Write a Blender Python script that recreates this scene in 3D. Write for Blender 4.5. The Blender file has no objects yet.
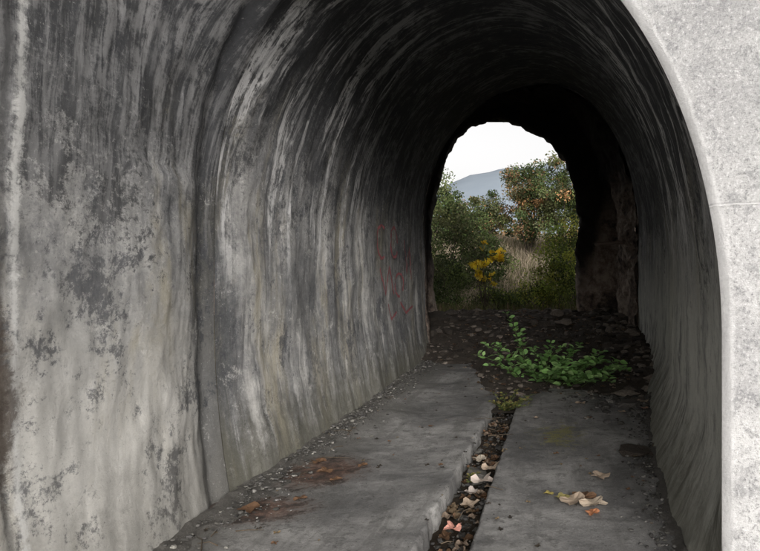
import bpy, math, random
import numpy as np
from mathutils import Vector, noise as mn
random.seed(7); rng=np.random.default_rng(7)
S=bpy.context.scene
S.view_settings.view_transform='Standard'
S.view_settings.look='None'
S.view_settings.exposure=0

# ---------------------------------------------------------------- helpers
def link(o,parent=None):
    S.collection.objects.link(o)
    if parent: o.parent=parent
    return o
def empty(name):
    e=bpy.data.objects.new(name,None); return link(e)
def mesh(name,v,f,mat=None,uv=None,smooth=True,parent=None,cols=None,fm=None):
    m=bpy.data.meshes.new(name); m.from_pydata([tuple(p) for p in v],[],[tuple(q) for q in f])
    mats=mat if isinstance(mat,list) else [mat]
    for k in mats:
        if k: m.materials.append(k)
    if fm is not None: m.polygons.foreach_set('material_index',np.array(fm,dtype=np.int32))
    if uv is not None:
        l=m.uv_layers.new(name='UVMap'); idx=np.zeros(len(m.loops),dtype=np.int32)
        m.loops.foreach_get('vertex_index',idx)
        l.data.foreach_set('uv',np.array(uv,dtype=np.float32)[idx].ravel())
    if cols is not None:
        a=m.color_attributes.new('Col','FLOAT_COLOR','POINT')
        c=np.ones((len(v),4),dtype=np.float32); c[:,:3]=np.array(cols)
        a.data.foreach_set('color',c.ravel())
    if smooth: m.polygons.foreach_set('use_smooth',np.ones(len(m.polygons),dtype=bool))
    m.update()
    return link(bpy.data.objects.new(name,m),parent)
def gridf(nu,nv,off=0,flip=False):
    F=[]
    for i in range(nu-1):
        for j in range(nv-1):
            a=off+i*nv+j; q=(a,a+1,a+nv+1,a+nv)
            F.append(q[::-1] if flip else q)
    return F
def interp(x,pts):
    return float(np.interp(x,[p[0] for p in pts],[p[1] for p in pts]))
def N3(x,y,z,s=1.0,o=4):
    return mn.fractal(Vector((x*s,y*s,z*s)),1.0,2.0,o)
def sstep(x,a,b):
    k=min(1,max(0,(x-a)/(b-a))); return k*k*(3-2*k)

class NT:
    def __init__(s,name):
        s.m=bpy.data.materials.new(name); s.m.use_nodes=True; s.t=s.m.node_tree
        s.b=s.t.nodes['Principled BSDF']; s.b.inputs['Roughness'].default_value=.9
        s.b.inputs['Specular IOR Level'].default_value=.2
        s.L=s.t.links.new
        s.tc=s.t.nodes.new('ShaderNodeTexCoord')
    def n(s,ty,**k):
        x=s.t.nodes.new(ty)
        for a,b in k.items(): setattr(x,a,b)
        return x
    def put(s,sock,v):
        if isinstance(v,(int,float)): sock.default_value=v
        elif isinstance(v,tuple): sock.default_value=v if len(v)==len(sock.default_value) else v+(1,)
        else: s.L(v,sock)
    def mapp(s,vec,scale=(1,1,1),loc=(0,0,0)):
        x=s.n('ShaderNodeMapping'); s.L(vec,x.inputs[0]); x.inputs['Scale'].default_value=scale; x.inputs['Location'].default_value=loc
        return x.outputs[0]
    def noise(s,vec,scale=1,detail=6,rough=.6,dist=0):
        x=s.n('ShaderNodeTexNoise'); s.L(vec,x.inputs['Vector']); x.inputs['Scale'].default_value=scale
        x.inputs['Detail'].default_value=detail; x.inputs['Roughness'].default_value=rough; x.inputs['Distortion'].default_value=dist
        return x.outputs[0]
    def math(s,op,a,b=0.0,c=None):
        x=s.n('ShaderNodeMath',operation=op); s.put(x.inputs[0],a); s.put(x.inputs[1],b)
        if c is not None: s.put(x.inputs[2],c)
        return x.outputs[0]
    def ctr(s,v,k): return s.math('MULTIPLY',s.math('SUBTRACT',v,.5),k)
    def ss(s,v,a,b,lo=0.,hi=1.):
        x=s.n('ShaderNodeMapRange',interpolation_type='SMOOTHSTEP'); s.put(x.inputs['Value'],v)
        x.inputs['From Min'].default_value=a; x.inputs['From Max'].default_value=b
        x.inputs['To Min'].default_value=lo; x.inputs['To Max'].default_value=hi
        return x.outputs[0]
    def ramp(s,v,stops):
        x=s.n('ShaderNodeValToRGB'); s.L(v,x.inputs[0]); e=x.color_ramp.elements
        while len(e)<len(stops): e.new(.5)
        for k,(p,c) in zip(e,stops): k.position=p; k.color=c+(1,)
        return x.outputs[0]
    def mix(s,f,a,b,mode='MIX'):
        x=s.n('ShaderNodeMix',data_type='RGBA',blend_type=mode)
        s.put(x.inputs[0],f); s.put(x.inputs[6],a); s.put(x.inputs[7],b); return x.outputs[2]
    def bump(s,h,strength=.5,dist=.02,prev=None):
        x=s.n('ShaderNodeBump'); s.L(h,x.inputs['Height']); x.inputs['Strength'].default_value=strength; x.inputs['Distance'].default_value=dist
        if prev: s.L(prev,x.inputs['Normal'])
        return x.outputs[0]
    def done(s,col,nor=None,rough=None):
        s.put(s.b.inputs['Base Color'],col)
        if nor: s.L(nor,s.b.inputs['Normal'])
        if rough is not None: s.put(s.b.inputs['Roughness'],rough)
        return s.m

# ---------------------------------------------------------------- materials
def mat_lining(name,g=1.0,streak=1.0,wing=False):
    t=NT(name); uv=t.mapp(t.tc.outputs['UV']); obj=t.tc.outputs['Object']
    sep=t.n('ShaderNodeSeparateXYZ'); t.L(obj,sep.inputs[0]); z=sep.outputs[2]; x=sep.outputs[0]; y=sep.outputs[1]
    n1=t.noise(uv,1.1,11,.68,.3); n2=t.noise(uv,5,13,.80,.2); n3=t.noise(uv,34,8,.85); n4=t.noise(t.mapp(uv,(1,1,1),(9,4,0)),14,9,.8,.4)
    st=t.noise(t.mapp(uv,(6.5,.6,1)),1,10,.72,.35)
    st2=t.noise(t.mapp(uv,(2.3,.25,1),(3,7,0)),1,9,.68,.5)
    fine=t.noise(t.mapp(uv,(17,1.5,1)),1,9,.72,.5)
    a=t.math('ADD',t.math('MULTIPLY',n1,.45),t.math('MULTIPLY',n2,.3 if not wing else .4))
    a=t.math('ADD',a,t.math('MULTIPLY',st2,.15 if not wing else .05)); a=t.math('ADD',a,t.math('MULTIPLY',n4,.10))
    col=t.ramp(a,[(.39,(.10*g,.105*g,.115*g)),(.455,(.25*g,.252*g,.255*g)),(.52,(.46*g,.457*g,.445*g)),(.60,(.76*g,.75*g,.72*g))])
    och=t.ss(t.math('ADD',t.noise(t.mapp(uv,(1.6,.35,1),(11,2,0)),1,8,.66,.5),t.ctr(n2,.2)),.49,.62,0,.65)
    col=t.mix(och,col,(.38,.34,.235))
    col=t.mix(t.ss(st2,.44,.60,.5*streak,0.),col,(.12,.125,.13))
    col=t.mix(t.ss(st,.5,.38,0,.65*streak),col,(.10,.10,.105))
    col=t.mix(t.ss(st,.55,.66,0,.65*streak),col,(.70,.69,.67))
    if wing:
        low=t.ss(t.math('ADD',z,t.math('ADD',t.ctr(n1,2.5),t.math('ADD',t.ctr(n2,1.6),t.ctr(n4,1.2)))),1.6,.7,0,.72); col=t.mix(low,col,(.72,.705,.66))
    # stain and crease shading painted dark where the wing wall meets the lining
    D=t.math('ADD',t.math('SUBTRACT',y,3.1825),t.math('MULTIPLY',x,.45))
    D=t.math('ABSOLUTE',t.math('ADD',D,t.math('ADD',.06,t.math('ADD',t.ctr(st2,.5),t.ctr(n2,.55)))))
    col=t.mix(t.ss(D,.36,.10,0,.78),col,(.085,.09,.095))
    # scattered dark patches with frayed edges
    p=t.noise(t.mapp(uv,(1,.8,1),(5,5,0)),1.7,12,.80,.2); p=t.math('ADD',p,t.ctr(n4,.35)); p=t.math('ADD',p,t.ctr(n3,.25))
    col=t.mix(t.ss(p,.53,.60,0,.75),col,(.075,.08,.092))
    p2=t.math('ADD',t.noise(t.mapp(uv,(1,1,1),(2,8,0)),3.3,12,.82,.3),t.ctr(n3,.3))
    col=t.mix(t.ss(p2,.56,.63,0,.6),col,(.74,.73,.70))
    if not wing:
        # right-hand wall: pale streaks low down, with bounced light painted into the colour
        rw=t.math('MULTIPLY',t.ss(x,.3,.8),t.ss(t.math('ADD',z,t.math('ADD',t.ctr(st,2.5),t.ctr(n2,1.5))),2.3,1.0)); rw=t.math('MULTIPLY',rw,t.ss(t.math('ADD',st,t.ctr(n2,.4)),.36,.54,.25,.85))
        col=t.mix(rw,col,(.74,.75,.69))
    # soot, and a darker right-hand side near the mouth
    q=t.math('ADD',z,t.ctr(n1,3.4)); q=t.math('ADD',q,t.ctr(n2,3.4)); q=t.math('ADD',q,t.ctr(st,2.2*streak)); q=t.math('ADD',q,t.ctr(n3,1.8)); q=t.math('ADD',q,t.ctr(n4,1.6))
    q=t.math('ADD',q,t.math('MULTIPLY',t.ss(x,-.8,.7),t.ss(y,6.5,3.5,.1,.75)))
    sootdark=t.ss(q,2.15,3.0,0,.95) if not wing else t.ss(q,1.80,2.35,0,.92)
    col=t.mix(sootdark,col,t.mix(n4,(.022,.023,.026),(.10,.104,.112)))
    brk=t.math('ADD',fine,t.ctr(n2,.9))
    lime=t.math('MULTIPLY',t.ss(t.noise(t.mapp(uv,(3.0,.42,1),(1.3,.4,0)),1,9,.68,.4),.50,.58),t.ss(brk,.40,.56))
    lm=t.math('MULTIPLY',lime,t.math('MULTIPLY',t.ss(z,1.2,2.4),t.ss(z,5.0,3.4)))
    if not wing: lm=t.math('MULTIPLY',lm,t.ss(y,9.,6.5,.25,1.))
    col=t.mix(t.math('MULTIPLY',lm,.95 if not wing else .25),col,(.80,.80,.80))
    col=t.mix(t.math('MULTIPLY',t.ss(t.math('ADD',brk,t.ctr(n1,.8)),.50,.66,0,.65),t.ss(z,2.3,3.3)),col,(.32,.32,.325))
    col=t.mix(t.ss(n3,.57,.66,0,.6),col,(.05,.05,.055))
    col=t.mix(t.math('MULTIPLY',t.ss(n3,.43,.34,0,.55),t.ss(q,3.0,2.2)),col,(.76,.75,.72))
    foot=t.ss(t.math('ADD',z,t.math('ADD',t.ctr(n2,1.2),t.ctr(st,1.0))),.75,.0,0,.7)
    if not wing: col=t.mix(foot,col,(.14,.135,.10))
    else: col=t.mix(t.math('MULTIPLY',foot,.6),col,(.18,.17,.145))
    if wing:
        dj=t.math('ABSOLUTE',t.math('SUBTRACT',y,t.math('ADD',2.535,t.ctr(st,.10))))
        col=t.mix(t.ss(t.math('ADD',dj,t.ctr(n4,.14)),.035,.0,0,.75),col,(.82,.82,.80))
        dj2=t.math('ABSOLUTE',t.math('SUBTRACT',y,2.47)); col=t.mix(t.ss(t.math('ADD',dj2,t.ctr(n4,.06)),.03,.008,0,.6),col,(.07,.07,.07))
        dz=t.math('ABSOLUTE',t.math('SUBTRACT',z,1.0)); rr=t.math('ADD',t.math('MULTIPLY',dz,.22),t.math('ADD',dj2,t.ctr(n4,.35)))
        col=t.mix(t.ss(rr,.13,.05,0,.85),col,(.09,.07,.055))
    h=t.math('ADD',t.math('MULTIPLY',n2,.6),t.math('MULTIPLY',n3,.35)); h=t.math('ADD',h,t.math('MULTIPLY',n4,.3))
    nb=t.bump(h,1.,.035); nb=t.bump(t.noise(uv,110,4,.75),.6,.006,nb)
    return t.done(col,nb,.88)
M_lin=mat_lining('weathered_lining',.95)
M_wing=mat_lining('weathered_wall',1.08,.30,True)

def mat_portal():
    t=NT('whitewashed_concrete'); o=t.tc.outputs['Object']
    sep=t.n('ShaderNodeSeparateXYZ'); t.L(o,sep.inputs[0]); z=sep.outputs[2]
    n1=t.noise(o,2.2,8,.6); n2=t.noise(o,12,9,.78); n3=t.noise(o,60,6,.85)
    col=t.ramp(n1,[(.3,(.40,.40,.405)),(.6,(.66,.66,.655))])
    col=t.mix(t.ss(n2,.50,.60,0,.55),col,(.27,.27,.28))
    q=t.math('ADD',z,t.ctr(n1,3.))
    col=t.mix(t.ss(q,1.4,2.6,0,.38),col,(.25,.255,.26))
    col=t.mix(t.ss(n3,.53,.61,0,.75),col,(.20,.20,.205))
    col=t.mix(t.ss(n3,.46,.38,0,.65),col,(.82,.82,.82))
    uvs=t.n('ShaderNodeSeparateXYZ'); t.L(t.tc.outputs['UV'],uvs.inputs[0])
    rim=t.ss(t.math('ADD',uvs.outputs[0],t.ctr(n2,.05)),.055,.03,0,.65); col=t.mix(rim,col,(.72,.72,.72))
    jd=t.math('ABSOLUTE',t.math('SUBTRACT',z,t.math('ADD',1.87,t.math('MULTIPLY',n2,.02))))
    j=t.ss(jd,.002,.009,1,0)
    col=t.mix(t.math('MULTIPLY',j,.5),col,(.82,.82,.82))
    nb=t.bump(t.math('ADD',n2,n3),.8,.016); nb=t.bump(j,.6,.01,nb)
    return t.done(col,nb,.9)
M_por=mat_portal()

def mat_floor():
    t=NT('floor_concrete'); o=t.tc.outputs['Object']
    n1=t.noise(o,1.0,11,.70,.5); n2=t.noise(o,7,12,.80); n3=t.noise(o,60,7,.88)
    col=t.ramp(n1,[(.36,(.10,.10,.10)),(.5,(.21,.208,.203)),(.62,(.34,.336,.325))])
    col=t.mix(t.ss(n2,.50,.60,0,.6),col,(.09,.089,.085))
    col=t.mix(t.ss(n3,.54,.64,0,.65),col,(.05,.05,.05))
    col=t.mix(t.ss(n3,.44,.34,0,.5),col,(.45,.44,.42))
    st=t.noise(t.mapp(o,(5,.5,1)),1,9,.7,.3); col=t.mix(t.ss(st,.50,.62,0,.45),col,(.11,.108,.103))
    sep=t.n('ShaderNodeSeparateXYZ'); t.L(o,sep.inputs[0])
    for (a,b) in ((-1.35,-2.2),):
        col=t.mix(t.ss(t.math('ADD',sep.outputs[0],t.math('ADD',t.ctr(n1,1.2),t.ctr(n2,1.0))),a,b,0,.6),col,(.12,.115,.10))
    for (cx,cy,rx,ry) in [(-1.80,4.75,.42,.45),(-1.95,3.95,.45,.30)]:
        dx=t.math('DIVIDE',t.math('SUBTRACT',sep.outputs[0],cx),rx); dy=t.math('DIVIDE',t.math('SUBTRACT',sep.outputs[1],cy),ry)
        r=t.math('SQRT',t.math('ADD',t.math('MULTIPLY',dx,dx),t.math('MULTIPLY',dy,dy)))
        r=t.math('ADD',r,t.math('ADD',t.ctr(n2,3.2),t.ctr(n3,1.5)))
        col=t.mix(t.ss(r,1.1,.5,0,.85),col,t.ramp(n2,[(.42,(.03,.022,.018)),(.52,(.11,.062,.045)),(.62,(.25,.155,.115))]))
    dx=t.math('DIVIDE',t.math('SUBTRACT',sep.outputs[0],.15),.22); dy=t.math('DIVIDE',t.math('SUBTRACT',sep.outputs[1],5.9),.45)
    r=t.math('ADD',t.math('SQRT',t.math('ADD',t.math('MULTIPLY',dx,dx),t.math('MULTIPLY',dy,dy))),t.math('ADD',t.ctr(n2,9.),t.ctr(n3,7.)))
    col=t.mix(t.ss(r,.8,.1,0,.8),col,(.20,.19,.06))
    nb=t.bump(n2,.8,.02); nb=t.bump(n3,.7,.007,nb)
    return t.done(col,nb,.85)
M_flo=mat_floor()

def mat_soil(name,c1,c2,sc=6):
    t=NT(name); o=t.tc.outputs['Object']
    n1=t.noise(o,sc,9,.7); n2=t.noise(o,sc*9,6,.75)
    col=t.mix(n1,c1,c2); col=t.mix(t.ss(n2,.55,.7,0,.6),col,tuple(k*2.2 for k in c2)); col=t.mix(t.ss(n2,.45,.3,0,.7),col,tuple(k*.4 for k in c1))
    nb=t.bump(n1,.8,.05); nb=t.bump(n2,.8,.015,nb)
    return t.done(col,nb,.95)
M_soil=mat_soil('dark_soil',(.028,.024,.02),(.085,.071,.058))
M_grit=mat_soil('grey_grit',(.07,.068,.062),(.18,.17,.155),14)
M_litter=mat_soil('leaf_litter_soil',(.02,.016,.012),(.06,.045,.03),9)
def mat_rock():
    t=NT('sooty_rock'); o=t.tc.outputs['Object']
    n1=t.noise(o,1.3,10,.7); n2=t.noise(o,6,10,.78)
    sep=t.n('ShaderNodeSeparateXYZ'); t.L(o,sep.inputs[0])
    col=t.ramp(t.math('ADD',t.math('MULTIPLY',n1,.5),t.math('MULTIPLY',n2,.5)),[(.42,(.07,.06,.055)),(.5,(.28,.22,.185)),(.58,(.54,.46,.38))])
    q=t.math('ADD',sep.outputs[2],t.math('ADD',t.ctr(n1,4.),t.ctr(n2,1.5))); q=t.math('SUBTRACT',q,t.ss(sep.outputs[0],.9,1.7,-.4,1.5))
    col=t.mix(t.ss(q,1.7,2.8,0,.95),col,(.022,.021,.021))
    nb=t.bump(n1,1,.15); nb=t.bump(n2,1,.07,nb)
    return t.done(col,nb,.95)
M_rock=mat_rock()
def mat_vcol(name,rough=.7,trans=.0,nb=True):
    t=NT(name); a=t.n('ShaderNodeVertexColor',layer_name='Col'); o=t.tc.outputs['Object']
    col=a.outputs[0]
    if nb:
        n=t.noise(o,40,4,.6); col=t.mix(t.ss(n,.35,.65,0,.35),col,(.0,.0,.0))
    t.done(col,t.bump(n,.3,.004) if nb else None,rough)
    if trans>0:
        tr=t.n('ShaderNodeBsdfTranslucent'); t.L(col,tr.inputs[0]); mx=t.n('ShaderNodeMixShader'); mx.inputs[0].default_value=trans
        out=t.t.nodes['Material Output']; t.L(t.b.outputs[0],mx.inputs[1]); t.L(tr.outputs[0],mx.inputs[2]); t.L(mx.outputs[0],out.inputs[0])
    return t.m
M_leaf=mat_vcol('leaves',.6,.35,nb=False); M_stone=mat_vcol('stones',.9)
def mat_plain(name,c1,c2,sc=8,rough=.8):
    t=NT(name); o=t.tc.outputs['Object']; n=t.noise(o,sc,7,.65)
    return t.done(t.mix(n,c1,c2),t.bump(n,.5,.01),rough)
M_paint=mat_plain('red_spray_paint',(.40,.09,.11),(.50,.22,.23),20)
M_pipe=mat_plain('rusty_iron',(.12,.10,.09),(.26,.19,.15),30,.6)
M_hill=mat_plain('hill_painted_haze',(.15,.185,.225),(.22,.255,.29),.02,1)  # distance haze painted into the bluish grey of the hill
M_field=mat_soil('field_ground',(.06,.055,.032),(.15,.13,.085),.7)

# ---------------------------------------------------------------- tunnel profile
XL=[(2,-2.38),(4.2,-2.42),(4.6,-2.37),(6.1,-2.38),(9.8,-2.5),(12.5,-2.55)]
XR=[(2.6,.83),(2.8,.85),(3.3,.98),(5,1.17),(7.7,1.6),(10,1.86),(12.5,1.98)]
ZT=[(2.8,3.5),(4.2,4.02),(5.8,4.4),(12.5,5.75)]
XC=[(2.8,-.7),(5.8,-.55),(12.5,0.)]
ZL=[(2.8,1.8),(5.8,1.98),(12.5,2.8)]
ZR=[(2.8,1.25),(5,1.5),(12.5,2.5)]
NL=150
def prof(Y,t):
    xl=interp(Y,XL);xr=interp(Y,XR);zt=interp(Y,ZT);xc=interp(Y,XC)
    if t<=.5:
        zs=interp(Y,ZL); k=t/.5; kb=.36
        if k<kb:
            z=-.05+(zs+.05)*k/kb; b=max(0,1-z/1.3)
            return xl+.16*b*b, z
        a=(k-kb)/(1-kb)*math.pi/2
        return xc+(xl-xc)*math.cos(a), zs+(zt-zs)*math.sin(a)
    zs=interp(Y,ZR); k=(1-t)/.5; kb=.36
    if k<kb:
        z=-.05+(zs+.05)*k/kb
        hw=interp(Y,[(2.8,.0),(3.3,.22),(8,.24)]); b=max(0,1-z/.55)
        return xr-hw*b**1.3, z
    a=(k-kb)/(1-kb)*math.pi/2
    return xc+(xr-xc)*math.cos(a), zs+(zt-zs)*math.sin(a)
def yport(x): return 2.8+.45*(.85-x)
def arris(t):
    Y=3.5
    for _ in range(8):
        x,z=prof(Y,t); Y=yport(x)
    return x,Y,z
END=12.5
tunnel=empty('concrete_tunnel')
def disp(Y,x,z,s):
    d=.035*N3(Y,s,0,.7,3)+.014*N3(Y,s,5,3.5,4)+.005*N3(Y,s,9,14,3)
    d+=.005*math.sin(Y*7.0+1.5*mn.noise(Vector((Y,s*.3,3))))
    return d
NY=330
V=[];UV=[]
ts=np.linspace(0,1,NL+1)
A=[arris(t) for t in ts]
for i in range(NY+1):
    f=(i/NY)**1.15
    row=[];
    for j,t in enumerate(ts):
        Y0=A[j][1]+.03; Y=Y0+f*(END-Y0)
        x,z=prof(Y,t); row.append((x,Y,z))
    s=0;pr=None
    for j,(x,Y,z) in enumerate(row):
        if pr: s+=math.hypot(x-pr[0],z-pr[2])
        pr=(x,Y,z)
        a=row[max(j-1,0)];b=row[min(j+1,NL)]
        tx,tz=b[0]-a[0],b[2]-a[2]; l=math.hypot(tx,tz) or 1
        nx,nz=-tz/l,tx/l
        d=disp(Y,x,z,s)*min(1,(Y-A[j][1]-.03)/.25)
        V.append((x-nx*d,Y,z-nz*d)); UV.append((Y,s))
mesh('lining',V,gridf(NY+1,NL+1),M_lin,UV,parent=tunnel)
def wall_pt(Y,zq):
    best=None
    for t in np.linspace(0,.5,200):
        x,z=prof(Y,t)
        if best is None or abs(z-zq)<best[0]: best=(abs(z-zq),x,z)
    s=best[2]+.05
    d=disp(Y,best[1],best[2],s)
    return best[1],d

# portal face
V=[];UV=[];rows=26; J0=int(NL*.40); sub=list(range(J0,NL+1))
def outer(t):
    if t<.62:
        k=max(0,(t-.40)/.22); return (-2.75+k*5.35, 6.6)
    k=(t-.62)/.38
    return (2.6+(5.5-2.6)*min(1,k*2.5), 6.6-6.65*k)
for i in range(rows+2):
    for j in sub:
        t=ts[j]
        x,Y,z=A[j]; ox,oz=outer(t); L=math.hypot(ox-x,oz-z) or 1
        ux,uz=(ox-x)/L,(oz-z)/L
        rough=.014*N3(x*9,z*9,2,1,4)
        if i==0: px,pz,py=x,z,Y+.034; r=0
        else:
            k=(i-1)/rows; r=.028+rough+(L-.03)*k**1.8
            px,pz=x+ux*r,z+uz*r; py=yport(px)+.006*N3(px,pz,0,3,3)
        V.append((px,py,pz)); UV.append((r,t))
mesh('portal_face',V,gridf(rows+2,len(sub),flip=True),M_por,UV,parent=tunnel)

# left retaining (wing) wall, continuous with the mouth of the lining
wing=empty('retaining_wall')
V=[];UV=[]
cols_=[(A[j][0],A[j][1]+.03,A[j][2]) for j in range(0,J0+4)]
last=cols_[-1]
cols_+= [(last[0]+.0*k,last[1],last[2]+.1*k) for k in range(1,14)]
ny=300
for i in range(ny+1):
    f=i/ny
    s=0;pv=None
    for (xa,ya,za) in cols_:
        if pv: s+=math.hypot(xa-pv[0],za-pv[1])
        pv=(xa,za)
        Y=ya-(ya+4)*f**1.4; d=ya-Y
        b=max(0,1-za/1.3); xw=-2.27-.03*max(Y,-4)/4.2+.12*b*b+.05*max(0,za-2)
        k=sstep(d,0,1.3 if za>2.2 else .9); x=xa*(1-k)+xw*k
        e=min(1,d/.2)
        x-=.030*math.exp(-((d-.16)/.09)**2)*e
        x-=(.022*N3(Y,za,2,.9,3)+.012*N3(Y,za,5,5,4)+.005*N3(Y,za,5,18,3))*e
        x-=.012*math.exp(-((Y-2.47)/.015)**2)*(.5+mn.noise(Vector((za*3,1,1))))
        V.append((x,Y,za)); UV.append((Y,s))
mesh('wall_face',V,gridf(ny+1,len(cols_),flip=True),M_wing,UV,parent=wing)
def box(name,x0,x1,y0,y1,z0,z1,mat,parent=None):
    v=[(x,y,z) for x in (x0,x1) for y in (y0,y1) for z in (z0,z1)]
    f=[(0,1,3,2),(4,6,7,5),(0,4,5,1),(2,3,7,6),(0,2,6,4),(1,5,7,3)]
    return mesh(name,v,f,mat,smooth=False,parent=parent)
box('coping',-2.9,-1.35,-4.05,4.0,last[2]+1.28,last[2]+1.45,M_por,wing)
# ---------------------------------------------------------------- rock section and far opening
def profR(Y,t):
    k=(Y-12.3)/(15.3-12.3)
    xl=-2.9-.35*k; xr=1.86-.1*k; zt=5.62+.65*k; xc=-.0-.35*k; zl=2.9+.5*k; zr=2.5
    if t<=.5:
        q=t/.5
        if q<.4: return xl,-.1+(zl+.1)*q/.4
        a=(q-.4)/.6*math.pi/2; return xc+(xl-xc)*math.cos(a),zl+(zt-zl)*math.sin(a)
    q=(1-t)/.5
    if q<.4: return xr,-.1+(zr+.1)*q/.4
    a=(q-.4)/.6*math.pi/2; return xc+(xr-xc)*math.cos(a),zr+(zt-zr)*math.sin(a)
V=[];UV=[]
nr=70; nt=220
for i in range(nr+1):
    Y=12.35+(15.5-12.35)*i/nr
    for j in range(nt+1):
        t=j/nt; x,z=profR(Y,t); cx,cz=-.4,2.2; l=math.hypot(x-cx,z-cz); ux,uz=(x-cx)/l,(z-cz)/l
        d=.20*N3(x,Y,z,1.3,5)+.09*abs(N3(x,Y,z+8,4,4))
        V.append((x+ux*d,Y,z+uz*d)); UV.append((Y,j*.07))
mesh('rock_section',V,gridf(nr+1,nt+1),M_rock,UV,parent=tunnel)
V=[];
for j,t in enumerate(ts):
    x,z=prof(END,t); V.append((x,END-.02,z))
for j,t in enumerate(ts):
    x,z=prof(END,t); cx,cz=-.4,2.2; k=.975+.02*N3(x,2,z,2,4); V.append((cx+(x-cx)*k,END+.06,cz+(z-cz)*k))
for j,t in enumerate(ts):
    x,z=prof(END,t); cx,cz=-.4,2.2; V.append((cx+(x-cx)*1.4,END+.08,cz+(z-cz)*1.25))
mesh('lining_end',V,gridf(3,NL+1),M_rock,parent=tunnel)
OP=[(-2.75,-.1),(-2.85,.9),(-3.0,2.3),(-2.98,3.2),(-2.9,3.95),(-2.63,4.72),(-2.32,5.30),(-1.93,5.66),(-1.29,5.80),(-.64,5.68),(0,5.28),(.52,4.72),(.77,3.95),(.88,2.92),(.80,1.9),(.82,1.1),(.85,-.1)]
pts=[]
for a,b in zip(OP[:-1],OP[1:]):
    for k in range(14):
        q=k/14; pts.append((a[0]+(b[0]-a[0])*q,a[1]+(b[1]-a[1])*q))
pts.append(OP[-1]); npn=len(pts)
V=[]
lay=[(15.9,1.06),(15.7,1.01),(15.55,1.0),(15.35,1.0),(15.25,1.0),(15.18,1.03),(15.15,1.08),(15.13,1.15),(15.12,1.25),(15.11,1.4),(15.1,1.8)]
for Y,sc in lay:
    for (x,z) in pts:
        cx,cz=-1.0,2.4; l=math.hypot(x-cx,z-cz); d=(.08*N3(x,Y*.8,z,1.4,5)+.05*N3(x,Y*2,z,5,4))
        X=cx+(x-cx)*(sc+d/l); Z=cz+(z-cz)*(sc+d/l)
        V.append((X,Y+.14*N3(x*sc,3,z*sc,2.2,5),Z))
mesh('end_wall',V,gridf(len(lay),npn,flip=False),M_rock,parent=tunnel)
def tube(pl,r0,r1,n=8,V=None,F=None):
    V=[] if V is None else V; F=[] if F is None else F
    base=len(V); m=len(pl)
    for i,p in enumerate(pl):
        p=Vector(p); q=Vector(pl[min(i+1,m-1)])-Vector(pl[max(i-1,0)])
        if q.length<1e-6: q=Vector((0,0,1))
        q.normalize(); a=q.orthogonal().normalized(); b=q.cross(a); r=r0+(r1-r0)*i/(m-1)
        for k in range(n):
            an=2*math.pi*k/n; V.append(tuple(p+a*math.cos(an)*r+b*math.sin(an)*r))
    for i in range(m-1):
        for k in range(n):
            F.append((base+i*n+k,base+i*n+(k+1)%n,base+(i+1)*n+(k+1)%n,base+(i+1)*n+k))
    F.append(tuple(base+(m-1)*n+k for k in range(n)))
    return V,F
v,f=tube([(2.0,13.0,2.42),(1.6,12.95,2.43),(1.15,12.9,2.40),(1.10,12.9,2.36)],.04,.036,10)
mesh('iron_pipe',v,f,M_pipe)

# embankment above the tunnel
V=[];nx,nyy=60,30
for i in range(nx+1):
    X=-22+42*i/nx
    for j in range(nyy+1):
        Y=4.9+(15.9-4.9)*j/nyy
        d=max(0,abs(X+.3)-4.2); h=6.6-.75*d; h=max(h,-.4)+.15*N3(X,Y,0,.8,3)
        V.append((X,Y,h))
mesh('embankment',V,gridf(nx+1,nyy+1,flip=True),M_field)
V=[(-22,15.95,-.5),(-3.3,15.95,-.5),(-3.3,15.95,6.7),(-4.5,15.95,6.7),(-13,15.95,.2)]
mesh('bank_side',V,[(0,1,2,3,4)],M_rock,parent=tunnel,smooth=False)
V=[(20,15.95,-.5),(1.0,15.95,-.5),(1.0,15.95,6.7),(4.0,15.95,6.7),(12,15.95,.2)]
mesh('bank_side_b',V,[(4,3,2,1,0)],M_rock,parent=tunnel,smooth=False)
V=[(-3.4,15.96,5.9),(1.1,15.96,5.9),(1.1,15.96,6.7),(-3.4,15.96,6.7)]
mesh('bank_top',V,[(0,1,2,3)],M_rock,parent=tunnel,smooth=False)

# ---------------------------------------------------------------- ground
def gz(x,y):
    h=-.28+.98*sstep(y,13.2,15.2)-.30*sstep(y,16,20)+4.3*sstep(y,20,48)
    if y>13: h+=.12*N3(x,y,0,.35,3)*min(1,(y-13)/5)
    return h
xs=np.unique(np.concatenate([-np.geomspace(12,3000,24),np.linspace(-12,12,70),np.geomspace(12,3000,24)]))
ys=np.unique(np.concatenate([-np.geomspace(5,3000,14),np.linspace(-5,60,150),np.geomspace(60,3500,24)]))
V=[(x,y,gz(x,y)) for x in xs for y in ys]
mesh('ground',V,gridf(len(xs),len(ys),flip=True),M_field)

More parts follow.
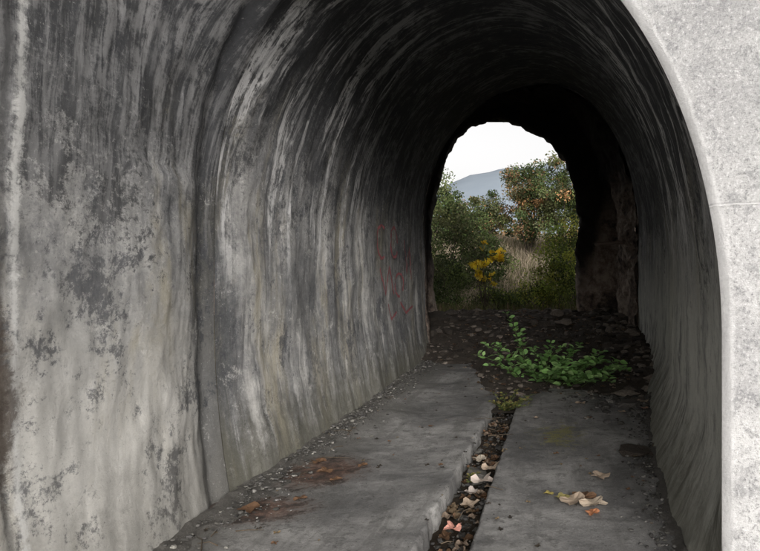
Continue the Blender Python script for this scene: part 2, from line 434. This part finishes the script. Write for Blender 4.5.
# ---------------------------------------------------------------- floor slabs
def cl(Y): return -.845+.025*Y
def cr(Y): return -.487+.020*Y
floor=empty('concrete_floor')
def slab(name,side):
    V=[];ny=520
    if side=='L': us=list(np.linspace(0,.93,26))+[.96,.98,.992,.998,1,1,1,1]
    else: us=[0,0,0,0,.002,.008,.02,.04]+list(np.linspace(.07,1,30))
    for i in range(ny+1):
        Y=-4+(12.6+4)*i/ny
        for k,u in enumerate(us):
            if side=='L':
                e=cl(Y); chip=max(0,N3(Y,0,1,3.2,4)-.1)*.05+.010*N3(Y,0,0,14,3); e-=chip
                X=-2.75+(e+2.75)*u; m=k-(len(us)-4)
            else:
                e=cr(Y); chip=max(0,N3(Y,4,1,3.2,4)-.1)*.05+.010*N3(Y,3,0,14,3); e+=chip
                X=e+((2.3 if Y>2.9 else 6)-e)*u; m=3-k
            z=.010*N3(X,Y,0,1.3,4)+.005*N3(X,Y,3,9,3)
            if m>=0:
                z-=[.0,.014,.10,.27][m]; X+=([0,.014,.022,.026][m]+.014*mn.noise(Vector((Y*6,m*.7,0))))*(1 if side=='L' else -1)*(1 if m else 0)
            V.append((X,Y,z))
    return mesh(name,V,gridf(ny+1,len(us),flip=True),M_flo,parent=floor)
slab('left_slab','L'); slab('right_slab','R')
V=[];
for i in range(300):
    Y=-4+15*i/299
    for k in range(10):
        X=cl(Y)-.08+(cr(Y)-cl(Y)+.16)*k/9
        V.append((X,Y,-.16+.04*N3(X,Y,0,4,4)+max(0,Y-6)*.03))
mesh('channel_litter',V,gridf(300,10,flip=True),M_litter)
def mound(x,y):
    y0=8.3+3.0*sstep(-x,.75,1.5)+.35*N3(x,0,0,1.5,3)
    k=min(1,max(0,(y-y0)/(15.-y0)))
    e=min(1,max(0,(x-.9)/.9))
    n=(.09*N3(x,y,0,1.7,5)+.04*N3(x,y,4,6,4))
    return -.06+.05*sstep(y,y0-.9,y0+.1)+.80*k**.85+.12*e*sstep(y,6.5,9)+n*min(1,max(0.,(y-y0+.9)/1.8))
V=[];ny=190;nx=120
for i in range(nx+1):
    x=-3.4+5.9*i/nx
    for j in range(ny+1):
        y=7.2+(17.2-7.2)*j/ny
        V.append((x,y,mound(x,y)-.35*sstep(y,16.2,17.2)))
mesh('dirt_mound',V,gridf(nx+1,ny+1,flip=True),M_soil)
def drift(name,fx,w,h,side):
    V=[];n=300
    for i in range(n+1):
        Y=1.0+10.5*i/n; x0=fx(Y); ww=w*(.6+.8*abs(N3(Y,7,side,1.2,4))+.25*mn.noise(Vector((Y*8,side,0))))
        for k in range(12):
            q=k/11; X=x0-side*.06+side*(ww+.06)*q
            V.append((X,Y,max(-.03,h*(1-q)**1.5*(.7+.6*N3(Y,q,3,3,3))-.012+.012*N3(X,Y,0,9,3))))
    mesh(name,V,gridf(n+1,12,flip=(side>0)),M_grit)
drift('grit_drift',lambda Y:(prof(max(Y,4.3),0)[0] if Y>4.3 else -2.16),.34,.06,1)
drift('grit_drift',lambda Y:prof(max(Y,3.3),1)[0],.16,.05,-1)

# ---------------------------------------------------------------- stones / rubble
ph=(1+5**.5)/2
icv=np.array([(-1,ph,0),(1,ph,0),(-1,-ph,0),(1,-ph,0),(0,-1,ph),(0,1,ph),(0,-1,-ph),(0,1,-ph),(ph,0,-1),(ph,0,1),(-ph,0,-1),(-ph,0,1)])/1.9
icf=[(0,11,5),(0,5,1),(0,1,7),(0,7,10),(0,10,11),(1,5,9),(5,11,4),(11,10,2),(10,7,6),(7,1,8),(3,9,4),(3,4,2),(3,2,6),(3,6,8),(3,8,9),(4,9,5),(2,4,11),(6,2,10),(8,6,7),(9,8,1)]
def stones(name,items,colf):
    V=[];F=[];C=[]
    for (x,y,z,s) in items:
        sc=np.array([s*random.uniform(.7,1.5),s*random.uniform(.7,1.5),s*random.uniform(.3,.8)])
        p=icv*(1+rng.uniform(-.32,.28,(12,1)))*sc; a=random.uniform(0,6.28); c,si=math.cos(a),math.sin(a)
        p=p@np.array([[c,-si,0],[si,c,0],[0,0,1]]); b=len(V); V+= [(x+q[0],y+q[1],z+q[2]) for q in p]
        F+=[tuple(b+k for k in f) for f in icf]; C+=[colf()]*12
    mesh(name,V,F,M_stone,smooth=False,cols=C)
def greyc():
    g=random.choice([.05,.07,.09,.11,.14,.22])*random.uniform(.7,1.2); return (g,g*.97,g*random.uniform(.85,.95))
it=[]
for _ in range(4800):
    Y=2.5+9.0*random.random()**.8
    if mn.noise(Vector((Y*1.3,3,1)))+.35<random.uniform(-.3,.6): continue
    x=(prof(Y,0)[0] if Y>4.3 else -2.16)+abs(random.gauss(0,.17))
    it.append((x,Y,.006+.035*max(0,1-(x+2.2)/.3)*.6,random.choice([.002,.003,.003,.004,.004,.005,.006,.008,.011,.018])))
for _ in range(1200):
    Y=3+6.5*random.random(); x=prof(Y,1)[0]-abs(random.gauss(0,.10)); it.append((x,Y,.008,random.choice([.002,.003,.004,.006,.010,.014])))
for _ in range(3600):
    it.append((random.uniform(-2.2,1.4),random.uniform(2.6,10),.002,random.choice([.0015,.002,.003,.004])))
for _ in range(350):
    it.append((random.gauss(1.0,.3),random.gauss(7.6,.45),.01,random.choice([.005,.01,.015,.025,.04])))
stones('gravel',it,greyc)
it=[]
for _ in range(800):
    Y=random.uniform(2.8,9); x=random.uniform(cl(Y)+.03,cr(Y)-.03); it.append((x,Y,-.14+max(0,Y-6)*.03,random.choice([.004,.006,.01,.015,.02,.03])))
stones('channel_rubble',it,lambda:tuple(.6*k for k in greyc()))
it=[]
for _ in range(2600):
    x=random.uniform(-2.5,1.8); y=random.uniform(8.0,16); it.append((x,y,mound(x,y)+.005,random.choice([.008,.01,.015,.02,.03,.04,.06])))
for _ in range(140):
    x=random.uniform(1.1,1.8); y=random.uniform(7.6,15); it.append((x,y,mound(x,y)+.02,random.uniform(.04,.13)))
for _ in range(50):
    x=random.uniform(-2.6,1.2); y=random.uniform(13,16); it.append((x,y,mound(x,y)+.02,random.uniform(.06,.15)))
def brc():
    g=random.choice([.25,.4,.6,.8,1.3,1.7]); return (.13*g,.112*g,.095*g)
stones('rubble',it,brc)
def slabpiece(name,cx,cy,z,rx,ry,h,mat,seed):
    random.seed(seed); n=11; V=[]
    for lv in (0,1):
        for k in range(n):
            a=2*math.pi*k/n; r=1+random.uniform(-.22,.18); r2=r*(.93 if lv else 1)
            V.append((cx+rx*r2*math.cos(a),cy+ry*r2*math.sin(a),z+h*lv+(random.uniform(-.3,.3)*h if lv else 0)))
    F=[tuple(range(n,2*n))]+[(k,(k+1)%n,n+(k+1)%n,n+k) for k in range(n)]
    return mesh(name,V,F,mat,smooth=False)
slabpiece('broken_concrete',.80,5.3,.0,.16,.17,.03,M_soil,3)
slabpiece('broken_concrete',-.58,5.0,-.14,.10,.15,.06,M_grit,5)
slabpiece('broken_concrete',1.05,7.3,.0,.14,.16,.07,M_grit,8)
random.seed(11)

# ---------------------------------------------------------------- leaves
def leafgeo(p,dirv,up,L,W,V,F,C,col,fold=.25):
    d=Vector(dirv).normalized(); s=d.cross(Vector(up))
    if s.length<1e-3: s=d.orthogonal()
    s.normalize(); u=s.cross(d); p=Vector(p); b=len(V)
    prof_=[(0,0),(.22,.75),(.5,1),(.78,.62),(1,0)]
    droop=random.uniform(.05,.3)
    for k,(a,w) in enumerate(prof_):
        c=p+d*(a*L)-u*(droop*L*a*a)
        if w==0: V.append(tuple(c)); C.append(col)
        else:
            for sg in (-1,0,1):
                V.append(tuple(c+s*(sg*w*W*.5)+u*(abs(sg)*w*W*fold*.5))); C.append(tuple(q*(1.0 if sg else .85) for q in col))
    F+= [(b,b+1,b+2),(b,b+2,b+3)]
    for r in (1,4): F+=[(b+r,b+r+3,b+r+4,b+r+1),(b+r+1,b+r+4,b+r+5,b+r+2)]
    F+=[(b+7,b+10,b+8),(b+8,b+10,b+9)]
def weed(name,specs,leafL,cols):
    V=[];F=[];C=[]
    for (p0,p1,arch,nl,sc) in specs:
        p0=Vector(p0);p1=Vector(p1); pl=[]
        for k in range(9):
            q=k/8; pt=p0.lerp(p1,q); pt.z+=arch*math.sin(q*math.pi*.75); pt+=Vector((random.gauss(0,.01),random.gauss(0,.01),0)); pl.append(tuple(pt))
        tube(pl,.006,.002,5,V,F); C+=[(.10,.13,.05)]*(len(V)-len(C))
        for k in range(nl):
            q=.12+.88*k/nl; i=min(7,int(q*8)); a=Vector(pl[i]).lerp(Vector(pl[i+1]),q*8-i)
            ax=(Vector(pl[i+1])-Vector(pl[i])).normalized()
            for sg in (0,1,2):
                an=random.uniform(0,6.28); dr=Vector((math.cos(an),math.sin(an)*.8,random.uniform(-.1,.6)))
                dr=(dr+ax*.4).normalized(); L=leafL*sc*random.uniform(.5,1.2)*(1-.35*q)
                st=a+dr*L*.25
                c=random.choice(cols); m=random.uniform(.6,1.35)
                leafgeo(st,dr,(random.gauss(0,.35),random.gauss(0,.35)-.35,1),L,L*.70,V,F,C,tuple(x*m for x in c))
    mesh(name,V,F,M_leaf,cols=C,smooth=False)
G=[(.20,.38,.11),(.26,.47,.16),(.14,.28,.08),(.33,.52,.20)]
sp=[]
def rs(x0,y0,x1,y1,z1,arch,nl,sc=1): sp.append(((x0,y0,.0),(x1,y1,z1),arch,nl,sc))
rs(-.2,9.2,-.62,9.0,1.0,.15,12,1.0); rs(-.25,9.2,-.42,9.1,.82,.1,10); rs(-.3,9.1,-.95,8.9,.52,.15,10); rs(-.3,9.1,-1.1,8.8,.36,.15,9)
rs(-.1,9.1,-.75,8.7,.55,.12,10); rs(0,9.0,-.2,8.5,.5,.15,10); rs(0,9,.1,8.8,.6,.1,9); rs(.1,8.9,.45,8.5,.42,.18,12,1.1); rs(.2,8.8,.8,8.3,.3,.2,13,1.15)
rs(.2,8.8,1.05,8.1,.30,.2,14,1.2); rs(.3,8.8,.95,8.0,.14,.15,13,1.2); rs(.1,8.8,.5,7.8,.15,.2,13,1.15); rs(.0,8.8,.1,7.8,.16,.2,12,1.1); rs(-.1,8.8,-.25,8.0,.25,.2,11)
rs(.3,8.8,.7,7.9,.3,.2,12,1.2); rs(.1,8.8,.3,8.1,.38,.15,12,1.1); rs(-.1,9,-.5,8.4,.38,.12,10); rs(.4,8.7,1.2,8.5,.22,.15,11,1.1); rs(-.3,9.0,-.85,8.6,.25,.12,8)
rs(.3,8.6,.9,7.7,.10,.18,13,1.2); rs(.2,8.6,.65,7.6,.08,.2,12,1.2); rs(.5,8.6,1.15,7.9,.2,.2,12,1.2); rs(0,8.7,.3,7.7,.2,.22,12,1.1)
rs(.1,8.8,.55,8.6,.55,.15,12,1.0); rs(.3,8.7,.85,8.4,.45,.15,12,1.0); rs(-.1,8.9,.25,8.2,.5,.2,12,1.0)
weed('nettle_plant',sp,.12,G)
sp=[]
for k in range(16):
    a=random.uniform(0,6.28); sp.append(((-.50,7.4,-.1),(-.4+.3*math.cos(a),7.3+.5*math.sin(a),random.uniform(.02,.12)),.06,5,.55))
for k in range(8):
    sp.append(((-.6,4.9,-.16),(-.6+random.uniform(-.06,.1),4.9+random.uniform(-.2,.2),-.08),.02,3,.35))
weed('small_weeds',sp,.10,[(.20,.20,.06),(.15,.18,.06),(.24,.20,.08)])

def deadleaf(x,y,z,s,col,rot,V,F,C,curl=.25):
    b=len(V); n=20; V.append((x,y,z+.02*s)); C.append(col)
    for k in range(n):
        a=2*math.pi*k/n; lobe=.62+.38*abs(math.cos(2.5*a))**.7; r=s*lobe*random.uniform(.85,1.1)
        for q in (.5,1.):
            px=math.cos(a+rot)*r*q*random.uniform(.95,1.05); py=math.sin(a+rot)*r*q
            V.append((x+px,y+py,z+curl*s*(q*q)*(.45+.55*math.sin(a*3+rot))+random.uniform(0,.10)*s)); m=random.uniform(.75,1.15); C.append(tuple(c*m for c in col))
    for k in range(n):
        a=b+1+2*k; c=b+1+2*((k+1)%n); F.append((b,a,c)); F.append((a,a+1,c+1,c))
V=[];F=[];C=[]
tan=(.48,.38,.29);pk=(.50,.31,.22);br=(.17,.10,.06);ora=(.50,.22,.11)
for (x,y,s,c) in [(.20,4.05,.11,tan),(.33,4.0,.10,(.54,.45,.35)),(.27,4.12,.09,br),(.12,4.12,.06,(.36,.32,.13)),(.31,3.84,.055,ora),(.43,4.58,.085,tan),
                  (.03,4.2,.04,(.36,.3,.1)),(.45,7.4,.07,tan),(1.25,7.5,.08,tan),(1.2,7.1,.05,pk),(.9,6.9,.05,tan),(-1.6,4.5,.05,br),(-1.75,4.7,.07,br),(-1.9,4.95,.07,br),(-1.5,4.85,.05,br),(-1.95,3.9,.08,br),(-1.7,4.1,.05,br),(.95,4.0,.05,br),(1.2,6.5,.05,br),(-.1,6.6,.04,tan),(.5,6.6,.03,br),(.1,5.2,.03,br),(-1.2,6.2,.03,br)]:
    deadleaf(x,y,.018,s,c,random.uniform(0,6.28),V,F,C)
for (x,y,z,s,c) in [(-.60,3.85,-.09,.065,(.68,.34,.27)),(-.55,4.3,-.10,.07,tan),(-.50,4.75,-.08,.10,(.58,.5,.44)),(-.46,5.0,-.06,.09,tan),(-.58,5.3,-.07,.07,(.5,.44,.36)),(-.62,3.5,-.11,.05,br),(-.56,4.5,-.08,.06,(.52,.46,.42))]:
    deadleaf(x,y,z,s,c,random.uniform(0,6.28),V,F,C,.5)
for _ in range(170):
    Y=random.uniform(2.9,8.6); deadleaf(random.uniform(cl(Y)+.04,cr(Y)-.04),Y,-.12+max(0,Y-6)*.03,random.uniform(.02,.05),random.choice([br,(.26,.2,.15),(.10,.06,.035),(.15,.11,.07),(.05,.04,.03),(.04,.035,.03)]),random.uniform(0,6),V,F,C,.5)
for _ in range(320):
    x=random.uniform(-2,1.6);y=random.uniform(8.0,15.8); deadleaf(x,y,mound(x,y)+.02,random.uniform(.025,.055),random.choice([br,(.2,.13,.07),(.12,.08,.05),(.07,.05,.035),(.36,.28,.2)]),random.uniform(0,6),V,F,C,.4)
for _ in range(160):
    x=random.uniform(-2.1,1.2);y=random.uniform(3,10); deadleaf(x,y,.01,random.uniform(.008,.024),random.choice([br,(.2,.15,.09),(.06,.05,.04),(.04,.035,.03)]),random.uniform(0,6),V,F,C,.4)
mesh('fallen_leaves',V,F,M_leaf,cols=C,smooth=False)
V=[];F=[]
for _ in range(70):
    if random.random()<.5: x=random.uniform(-2.2,1.5); y=random.uniform(8,14); z=mound(x,y)+.03
    else: y=random.uniform(3,9); x=(-2.1+abs(random.gauss(0,.2)) if random.random()<.6 else random.uniform(cl(y),cr(y))); z=.012
    a=random.uniform(0,6.28); L=random.uniform(.06,.3)
    tube([(x,y,z),(x+math.cos(a)*L*.5,y+math.sin(a)*L*.5,z+.01),(x+math.cos(a+.2)*L,y+math.sin(a+.2)*L,z)],.004,.002,5,V,F)
mesh('fallen_twigs',V,F,M_stone,cols=[(.09,.07,.05)]*len(V))

# ---------------------------------------------------------------- graffiti on the left wall
def ribbon(pts,w,V,F):
    P=[]
    for a,b in zip(pts[:-1],pts[1:]):
        for k in range(8):
            q=k/8; P.append((a[0]+(b[0]-a[0])*q,a[1]+(b[1]-a[1])*q))
    P.append(pts[-1]); b0=len(V)
    for i,(y,z) in enumerate(P):
        a=P[max(i-1,0)];c=P[min(i+1,len(P)-1)]; ty,tz=c[0]-a[0],c[1]-a[1]; l=math.hypot(ty,tz) or 1
        ww=w*(.8+.5*mn.noise(Vector((y*9,z*9,0)))); ny,nz=-tz/l*ww,ty/l*ww
        for sg in (-1,1):
            yy,zz=y+ny*sg,z+nz*sg
            bx,d=wall_pt(yy,zz); V.append((bx+abs(d)+.008,yy,zz))
    for i in range(len(P)-1): F.append((b0+2*i,b0+2*i+1,b0+2*i+3,b0+2*i+2))
V=[];F=[]
def arc(cy,cz,ry,rz,a0,a1,n=10): return [(cy+ry*math.cos(math.radians(a0+(a1-a0)*k/n)),cz+rz*math.sin(math.radians(a0+(a1-a0)*k/n))) for k in range(n+1)]
ribbon(arc(8.9,2.15,.32,.25,60,300),.026,V,F)
ribbon(arc(9.7,2.2,.25,.25,0,330),.026,V,F)
ribbon([(8.8,1.75),(9.1,1.35),(9.4,1.8),(9.7,1.35)],.026,V,F)
ribbon(arc(10.1,1.5,.3,.2,-30,280),.026,V,F)
ribbon([(10.2,1.2),(10.6,1.0),(11.2,1.1)],.026,V,F)
ribbon([(10.5,2.3),(10.6,1.7),(10.9,2.2),(11.1,1.6)],.026,V,F)
ribbon([(9.3,1.2),(9.5,.95),(9.9,1.05)],.024,V,F)
mesh('graffiti',V,F,M_paint)

# ---------------------------------------------------------------- vegetation outside
def bush(name,c,r,n,ls,cols,nst=9,clump=.22,nclump=40,trunk=.03,hollow=.3):
    V=[];F=[];C=[]
    c=np.array(c,float); r=np.array(r,float)
    base=Vector((c[0],c[1],gz(c[0],c[1])-.05))
    cl_=[]
    while len(cl_)<nclump:
        p=rng.uniform(-1,1,3); l=np.linalg.norm(p)
        if l>1 or l<hollow: continue
        cl_.append(c+p*r*(.80+.35*rng.random()))
    for k in range(min(nst,nclump)):
        e=Vector(cl_[k]); mid=base.lerp(e,.5)+Vector((random.gauss(0,.08*r[0]),random.gauss(0,.08*r[0]),.1*r[2]))
        pl=[tuple(base.lerp(mid,q/4)) for q in range(5)]+[tuple(mid.lerp(e,q/4)) for q in range(1,5)]
        tube(pl,trunk*random.uniform(.5,1),trunk*.15,5,V,F)
    C+=[(.08,.065,.05)]*len(V)
    per=n//nclump
    for p in cl_:
        m0=random.uniform(.4,1.5); colc=random.choice(cols)
        cs=clump*float(np.mean(r))*random.uniform(.5,1.3)
        u=rng.normal(0,1,(per,3)); l=np.linalg.norm(u,axis=1,keepdims=True); u=u/l*np.minimum(l,2.1)
        q=p+u*cs*np.array([1,1,.75])
        for k in range(per):
            d=rng.normal(0,1,3); d/=np.linalg.norm(d)+1e-6; e=rng.normal(0,1,3); e=np.cross(d,e); e/=np.linalg.norm(e)+1e-6
            L=ls*random.uniform(.6,1.3); b=len(V); o=q[k]
            V+=[tuple(o-d*L*.5),tuple(o+e*L*.3),tuple(o+d*L*.5),tuple(o-e*L*.3)]; F.append((b,b+1,b+2,b+3))
            cc=colc if random.random()<.75 else random.choice(cols)
            m=m0*random.uniform(.7,1.3); C+=[(cc[0]*m,cc[1]*m,cc[2]*m)]*4
    return mesh(name,V,F,M_leaf,cols=C,smooth=False)
dg=[(.065,.095,.037),(.08,.12,.04),(.105,.135,.05),(.075,.08,.04)]
yg=[(.27,.33,.06),(.21,.28,.055),(.38,.38,.08),(.13,.17,.05)]
au=[(.27,.165,.085),(.20,.145,.07),(.14,.15,.06),(.33,.19,.09),(.11,.125,.055)]
ye=[(.90,.70,.06),(.88,.64,.07),(.90,.75,.12)]
bush('shrub',(-3.1,19.0,1.5),(1.0,.9,1.0),6500,.075,dg+yg[3:],nclump=50)
bush('shrub',(-1.4,18.4,.9),(.9,.6,.6),5000,.07,dg+yg[:1],nclump=45)
bush('shrub',(.3,18.0,1.6),(.75,.7,1.15),7000,.075,yg+yg+dg[:1],nclump=55)
bush('shrub',(-.5,19.8,1.0),(.9,.7,.8),4500,.07,yg+dg,nclump=45)
bush('shrub',(1.0,20.2,2.4),(.9,1.0,1.7),7000,.09,yg+dg,nclump=60)
bush('shrub',(-3.9,24,3.2),(1.5,1.3,1.9),9000,.11,dg+au[2:3],nclump=70)
bush('shrub',(-2.6,26,2.6),(1.1,1.0,1.2),6500,.11,dg+yg[3:],nclump=55)
bush('yellow_sapling',(-1.75,17.3,2.15),(.62,.30,.72),230,.19,ye,nclump=30,nst=18,trunk=.014,clump=.09)
bush('autumn_tree',(-1.0,36,6.7),(1.9,1.8,2.4),14000,.15,au+dg,nclump=90,trunk=.10,hollow=.2,clump=.15)
bush('autumn_tree',(1.3,33,6.2),(1.9,1.8,2.6),14000,.15,yg[3:]+dg+au[2:],nclump=90,trunk=.10,hollow=.2,clump=.15)
bush('autumn_tree',(-4.4,38,5.8),(2.3,1.8,1.8),12000,.15,au+dg+dg,nclump=80,trunk=.10,hollow=.2,clump=.15)
bush('autumn_tree',(-7.6,38,6.2),(2.3,2.0,2.5),9000,.18,dg+au[4:],nclump=70,trunk=.12,hollow=.2,clump=.15)
bush('autumn_tree',(5.5,38,7),(2.6,2.2,3.2),9000,.18,dg+au,nclump=60,trunk=.12,hollow=.2,clump=.16)
V=[];F=[];C=[]
for k in range(130):
    x=random.uniform(-90,90); y=random.uniform(65,120); R=random.uniform(2.5,4.5); h=random.uniform(3.,6)
    g0=gz(x,y); colc=random.choice(dg+au); tube([(x,y,g0),(x,y,g0+h*.6)],.25,.1,5,V,F); C+=[(.08,.07,.05)]*(len(V)-len(C))
    for _ in range(300):
        p=np.clip(rng.normal(0,.5,3),-.9,.9)*np.array([R,R,h*.5])+np.array([x,y,g0+h*.6]); d=rng.normal(0,1,3);d/=np.linalg.norm(d); e=np.cross(d,rng.normal(0,1,3)); e/=np.linalg.norm(e); b=len(V); L=.6
        V+=[tuple(p-d*L*.5),tuple(p+e*L*.4),tuple(p+d*L*.5),tuple(p-e*L*.4)];F.append((b,b+1,b+2,b+3)); m=random.uniform(.6,1.3); C+=[tuple(c*m for c in colc)]*4
mesh('distant_trees',V,F,M_leaf,cols=C,smooth=False)
V=[];F=[];C=[]
for k in range(30000):
    y=16.4+ (random.random()**1.1)*34; x=random.uniform(-.28*y-1,.16*y+1.5)
    hh=random.uniform(.12,.4) if y<20 else random.uniform(.4,1.1); z=gz(x,y); w=.008+.0006*y; a=random.uniform(0,3.14)
    lx,ly=random.gauss(0,.35)*hh,random.gauss(0,.35)*hh; b=len(V); dx,dy=math.cos(a)*w,math.sin(a)*w
    V+=[(x-dx,y-dy,z-.03),(x+dx,y+dy,z-.03),(x+lx*.4+dx*.7,y+ly*.4+dy*.7,z+hh*.6),(x+lx*.4-dx*.7,y+ly*.4-dy*.7,z+hh*.6),(x+lx,y+ly,z+hh)]
    F+=[(b,b+1,b+2,b+3),(b+3,b+2,b+4)]
    c=random.choice([(.34,.28,.20),(.27,.225,.16),(.38,.32,.24),(.15,.15,.07)]) if y>20 else random.choice([(.10,.12,.04),(.12,.12,.05),(.15,.12,.07)])
    m=random.uniform(.6,1.2)*(.6+.8*max(0,.5+.8*mn.noise(Vector((x*.5,y*.3,0))))); C+=[tuple(q*m for q in c)]*5
mesh('dry_grass',V,F,M_leaf,cols=C,smooth=False)
V=[];n=160
for i in range(n+1):
    x=-1500+2700*i/n
    for j in range(14):
        q=j/13; y=700+650*q
        H=195*math.exp(-((x+40)/300)**2)+110*math.exp(-((x+800)/260)**2)+120*math.exp(-((x-500)/260)**2)+12*N3(x,0,0,.006,4)
        V.append((x,y,-2+H*math.sin(min(1,q*1.6)*math.pi/2)*1.15+6*N3(x,y,0,.02,3)*q))
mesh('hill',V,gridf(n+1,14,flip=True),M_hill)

# ---------------------------------------------------------------- light, sky, camera
to_sun=Vector((.26,-.93,.28)).normalized()
el=math.asin(to_sun.z); az=math.atan2(to_sun.x,to_sun.y)
w=bpy.data.worlds.new('World'); S.world=w; w.use_nodes=True; nt=w.node_tree
sk=nt.nodes.new('ShaderNodeTexSky'); sk.sky_type='NISHITA'; sk.sun_disc=False; sk.sun_elevation=el; sk.sun_rotation=az
sk.air_density=1.0; sk.dust_density=5.0; sk.ozone_density=1.0
hs=nt.nodes.new('ShaderNodeHueSaturation'); hs.inputs['Saturation'].default_value=.10; hs.inputs['Value'].default_value=1.75
mw=nt.nodes.new('ShaderNodeMix'); mw.data_type='RGBA'; mw.blend_type='MULTIPLY'; mw.inputs[0].default_value=1; mw.inputs[7].default_value=(1.02,.99,.97,1)
nt.links.new(sk.outputs[0],hs.inputs['Color']); nt.links.new(hs.outputs[0],mw.inputs[6]); bg=nt.nodes['Background']; nt.links.new(mw.outputs[2],bg.inputs[0]); bg.inputs[1].default_value=.15
sl=bpy.data.lights.new('sun','SUN'); sl.energy=2.0; sl.angle=math.radians(32); sl.color=(1,.975,.945)
so=link(bpy.data.objects.new('sun',sl)); so.rotation_euler=(-to_sun).to_track_quat('-Z','Y').to_euler()
cam=bpy.data.cameras.new('camera'); co=link(bpy.data.objects.new('camera',cam)); co.location=(0,0,1.5); co.rotation_euler=(math.pi/2,0,0)
cam.sensor_width=36; cam.lens=27.95; cam.shift_x=-.217; cam.shift_y=.0125; cam.clip_end=6000; cam.clip_start=.05
S.camera=co
